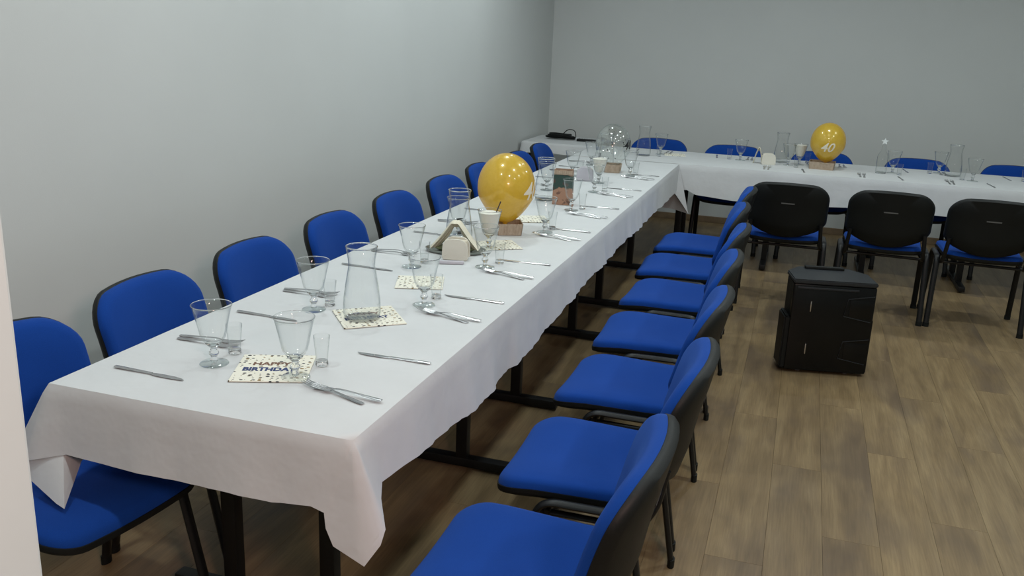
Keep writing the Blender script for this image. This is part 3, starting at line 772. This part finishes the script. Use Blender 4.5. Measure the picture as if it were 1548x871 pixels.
# sugar goblets
def sugar(x, y, label, stick=True):
    g = dup(protos['goblet'], (x, y, Z), .1, label, 'goblets filled with white sugar'); g['category'] = 'sugar glass'
    g.name = 'sugar_goblet'
    link('sugar', lt([(0, .067), (.02, .069), (.028, .080), (.033, .097), (.0385, .12), (.0435, .142), (.0465, .151), (.025, .156), (0, .157)], 32), SUGAR, g)
    if stick: link('stirring_stick', tb([(.015, .0, .12), (.042, .012, .198)], .0025, .004, 8), DWOOD, g)
sugar(-1.185, 3.42, 'goblet filled with white sugar and a dark stick, in front of the gold balloon')
sugar(-1.17, 5.42, 'goblet filled with white sugar beside the grey napkin holder mid-table', False)
sugar(0.0, 7.16, 'goblet filled with white sugar left of the far gold balloon', False)

# ------------------------------------------------------------------ napkins
def napkin(x, y, rz, label, text=True, s=.19, z=.7535):
    o = link('confetti_napkin', bx((0, 0, .0014), (s, s, .0028), 0, .0009), NAPK if text else NAPD, smooth=False)
    o.location = (x, y, z); o.rotation_euler = (0, 0, rz); tag(o, label, 'napkin', 'square confetti napkins on the long table')
    if text:
        for s_, dy, ww, hh, mt, off in (('HAPPY', .027, .098, .024, COPPER, .0012), ('BIRTHDAY', -.012, .136, .026, NAVY, .0014)):
            bm = text_bm(s_, .03, .0002, off)
            xs = [v.co.x for v in bm.verts]; ys = [v.co.y for v in bm.verts]; k = s / .19
            for v in bm.verts:
                v.co.x = ((v.co.x - min(xs)) / (max(xs) - min(xs)) - .5) * ww * k; v.co.y = ((v.co.y - min(ys)) / (max(ys) - min(ys)) - .5) * hh * k
            t = link('lettering', bm, mt, o, smooth=False); t.location = (-.008, dy * k, .0031)
    return o
napkin(-1.223, 1.872, radians(22), 'confetti napkin reading HAPPY BIRTHDAY between the two nearest goblets')
napkin(-1.202, 2.365, radians(40), 'confetti napkin lying under the nearest carafe')
napkin(-1.222, 2.80, radians(20), 'confetti napkin behind the second aisle-side goblet', False, s=.165)
napkin(-1.165, 3.49, radians(35), 'confetti napkin beside the basket of the big gold balloon', False, s=.165)
napkin(-1.21, 4.10, radians(25), 'confetti napkin behind the big gold balloon', False, s=.165)
napkin(-.95, 7.20, radians(10), 'confetti napkin in the table corner on the far table', False, s=.165)

# napkin holder groups
def holder(x, y, rz, label, mat=CREAMC):
    h = empty('napkin_holder', (x, y, Z), rz, label, 'napkin holder', 'napkin holders on the tables')
    out = rrect(.052, .050, .082, .010, .034)
    for yy in (0, .048):
        def w(a, v, n, yy=yy): return (a, yy + n, v + .043 - .0)
        link('plate', slab(out, [(1, .003), (.97, .0045), (.5, .0045)], [(1, -.003), (.97, -.0045), (.5, -.0045)], w), mat, h)
    link('base', bx((0, .024, .004), (.095, .055, .008), 0, .002), mat, h)
    for k in range(4): link('paper_napkin', bx((0, .012 + k * .008, .042), (.085, .005, .066), 0, .001), CREAMP, h)
    return h
holder(-1.235, 3.165, radians(10), 'cream napkin holder in front of the folded napkins, left of the third aisle-side goblet')
holder(-1.27, 5.46, radians(8), 'pale napkin holder beside the mid-table sugar goblet', LILAC)
holder(-.22, 7.03, radians(10), 'cream napkin holder on the far table left of the balloon')
# tray with folded napkins forming a tent
tr = empty('napkin_tray', (-1.285, 3.30, Z), radians(12), 'oval metal tray behind the cream napkin holder', 'tray')
def ell(a, b_, prof, n=40):
    bm = bmesh.new(); rings = [[bm.verts.new((a * s * cos(2 * pi * k / n), b_ * s * sin(2 * pi * k / n), z)) for k in range(n)] for s, z in prof]
    for p, q in zip(rings, rings[1:]):
        for k in range(n): bm.faces.new((p[k], p[(k + 1) % n], q[(k + 1) % n], q[k]))
    bm.faces.new(rings[0][::-1]); bm.faces.new(rings[-1]); return bm
link('dish', ell(.125, .075, [(.85, 0), (.95, .003), (1.0, .014), (.97, .014), (.9, .005), (.3, .004)]), TRAY, tr)
def tent(x, y, rz, label, sgn, mat=CREAMP):
    n = bmesh.new()
    for k in range(3):
        o = k * .011
        ang = [(sgn * (.095 - o), .008 + .0 * k), (sgn * (.055 - o), .055), (sgn * (.012), .115 - k * .008), (-sgn * .004, .112 - k * .008)]
        tube(n, fillet([(a, -.01 + .014 * k, z_ + .001) for a, z_ in ang], .02, 4), .032, .0062, 8, (0, 1, 0))
    r = link('folded_napkin', n, mat); r.location = (x, y, Z + .009); r.rotation_euler = (0, 0, rz)
    tag(r, label, 'napkin', 'folded cream napkins on the tray'); return r
tent(-1.285, 3.30, radians(12), 'folded cream napkin leaning on the left half of the tray', -1)
tent(-1.283, 3.30, radians(12), 'folded cream napkin leaning on the right half of the tray', 1)
o = link('leaf_garnish', ell(.085, .045, [(.8, 0), (1, .010), (.7, .018), (.3, .02)], 18), GREENP); o.location = (-1.285, 3.295, Z + .006); o.rotation_euler = (0, 0, .2)
tag(o, 'olive green leafy garnish under the folded napkins on the tray', 'garnish')
o = link('lilac_lighter', bx((0, 0, .006), (.095, .018, .012), 0, .004), LILAC); o.location = (-1.225, 3.105, Z); o.rotation_euler = (0, 0, .35)
tag(o, 'flat lilac strip lying in front of the cream napkin holder', 'card')
# folded napkin figure on the far table
n = bmesh.new()
for k in range(3): tube(n, fillet([(-.035, .01 * k, .002), (-.02, .01 * k, .07), (0, .01 * k, .135 - .01 * k), (.018, .01 * k, .07), (.032, .01 * k, .002)], .03, 4), .02, .004, 8, (0, 1, 0))
o = link('folded_napkin', n, CREAMP); o.location = (-.30, 7.08, Z); tag(o, 'cream napkin folded into a peak on the far table', 'napkin')

# gift bag
b = empty('gift_bag', (-1.18, 4.59, Z), radians(8), 'brown and dark green printed paper bag beside a carafe', 'gift bag')
bm = bmesh.new(); w_, d_, h_ = .052, .032, .186
ol = [(-w_, -d_), (w_, -d_), (w_, d_), (0, d_ * .0 + d_), (-w_, d_)]
ra = [(-w_, -d_), (w_, -d_), (w_, 0), (w_, d_), (-w_, d_), (-w_, 0)]
rings = []
for z_, k in ((0, 1), (.06, 1.0), (.13, .98), (h_, .94), (h_, .90), (.02, .93)):
    rings.append([bm.verts.new((x * k, y * k * (.75 if z_ > .1 and abs(y) < .01 else 1), z_)) for x, y in ra])
for p, q in zip(rings, rings[1:]):
    for k in range(6): bm.faces.new((p[k], p[(k + 1) % 6], q[(k + 1) % 6], q[k]))
bm.faces.new(rings[0][::-1]); bm.faces.new(rings[-1])
bd = link('paper_body', bm, BAGM, b, smooth=False)
link('top_fold', bx((0, -.0325, .172), (.098, .003, .022), 0, .001), WICK, b)

# ------------------------------------------------------------------ balloons and baskets
def basket(x, y, rz, w, d, h, label):
    b = empty('chip_basket', (x, y, Z), rz, label, 'basket', 'small wooden chip baskets under the balloons')
    def panel(p0, p1, flare=.006):
        bm = bmesh.new(); p0 = Vector(p0); p1 = Vector(p1); t = (p1 - p0).normalized(); n_ = Vector((t.y, -t.x, 0)); vs = []
        for z_, e in ((0, 0), (h, flare)):
            for s in (0, -.003):
                vs.append(bm.verts.new(p0 + n_ * (e + s) - t * e + Vector((0, 0, z_)))); vs.append(bm.verts.new(p1 + n_ * (e + s) + t * e + Vector((0, 0, z_))))
        a = vs
        for f in ((0, 1, 5, 4), (2, 3, 7, 6), (4, 5, 7, 6), (0, 1, 3, 2), (0, 4, 6, 2), (1, 5, 7, 3)): bm.faces.new([a[i] for i in f])
        link('side_panel', bm, WICK, b, smooth=False)
    panel((-w / 2, -d / 2, 0), (w / 2, -d / 2, 0)); panel((w / 2, -d / 2, 0), (w / 2, d / 2, 0)); panel((w / 2, d / 2, 0), (-w / 2, d / 2, 0)); panel((-w / 2, d / 2, 0), (-w / 2, -d / 2, 0))
    link('base', bx((0, 0, .003), (w - .006, d - .006, .004)), WICK, b)
    return b
def balloon(name, x, y, zc, rx, rzz, mat, label, text_ang, neckmat, txtmat=PRINTW, tsize=.085, tlat=-.12, extra=None):
    b = empty(name, (x, y, Z), 0, label, 'balloon', 'air balloons standing in chip baskets')
    zc -= Z; prof = []
    def rad(th):  # th from top 0 to bottom pi
        r_ = rx * sin(th); z_ = rzz * cos(th)
        if th > pi * .6:
            k = (th - pi * .6) / (pi * .4); z_ -= .012 * k * k
            r_ *= 1 - .10 * sin(k * pi)
        return r_, z_
    for i in range(0, 33):
        th = pi * .965 * i / 32
        r_, z_ = rad(th); prof.append((r_ if i else 0, zc + z_))
    zb = prof[-1][1]
    sk = link('skin', lt(prof + [(.008, zb - .008), (.006, zb - .014)], 48), mat, b)
    link('knot', lt([(0, zb - .010), (.009, zb - .012), (.010, zb - .018), (.006, zb - .022), (.011, zb - .028), (0, zb - .030)], 16), neckmat, b)
    def wrap(bm, ang, lat):
        for v in bm.verts:
            u, w, e = v.co.x, v.co.y, v.co.z
            lo = ang + u / rx; la = lat + w / rzz
            k = .0012 + max(0, e)
            v.co = Vector(((rx + k) * cos(la) * cos(lo), (rx + k) * cos(la) * sin(lo), zc + (rzz + k) * sin(la)))
    if text_ang is not None:
        bm = text_bm('40', tsize, .0002, .0012, .3)
        for _ in range(3):
            es = [e for e in bm.edges if e.calc_length() > .008]
            if es: bmesh.ops.subdivide_edges(bm, edges=es, cuts=1)
        bmesh.ops.triangulate(bm, faces=bm.faces)
        wrap(bm, text_ang, tlat); link('lettering', bm, txtmat, sk)
    if extra:
        for a, la, rr in extra:
            bm = bmesh.new(); bmesh.ops.create_circle(bm, cap_ends=True, cap_tris=True, radius=rr, segments=12); wrap(bm, a, la); link('printed_dot', bm, txtmat, sk)
basket(-1.205, 3.745, radians(24), .105, .105, .052, 'small wooden chip basket under the big gold balloon')
balloon('gold_balloon', -1.222, 3.74, .962, .128, .150, GOLD, 'big gold balloon printed 40 in the middle of the long table', radians(-14), ORANGEL, tsize=.11, tlat=-.05)
basket(-1.195, 5.96, radians(5), .10, .10, .055, 'small wooden chip basket under the clear balloon')
rx_ = random.Random(11)
dots = [(rx_.uniform(-1.9, .6), rx_.uniform(-.7, .9), rx_.uniform(.002, .0045)) for _ in range(26)]
balloon('clear_balloon', -1.205, 5.97, .934, .118, .140, GLC, 'clear transparent balloon with black dots near the table corner', radians(-22), GLC, PRINTK, .085, .05, dots)
basket(.165, 7.06, radians(-5), .17, .15, .055, 'wider wooden chip basket under the far gold balloon')
balloon('gold_balloon', .185, 7.05, .955, .125, .140, GOLD, 'gold balloon printed 40 on the far table by the back wall', radians(-93), ORANGEL, tsize=.095, tlat=-.25)
print('OBJS', len(bpy.data.objects))
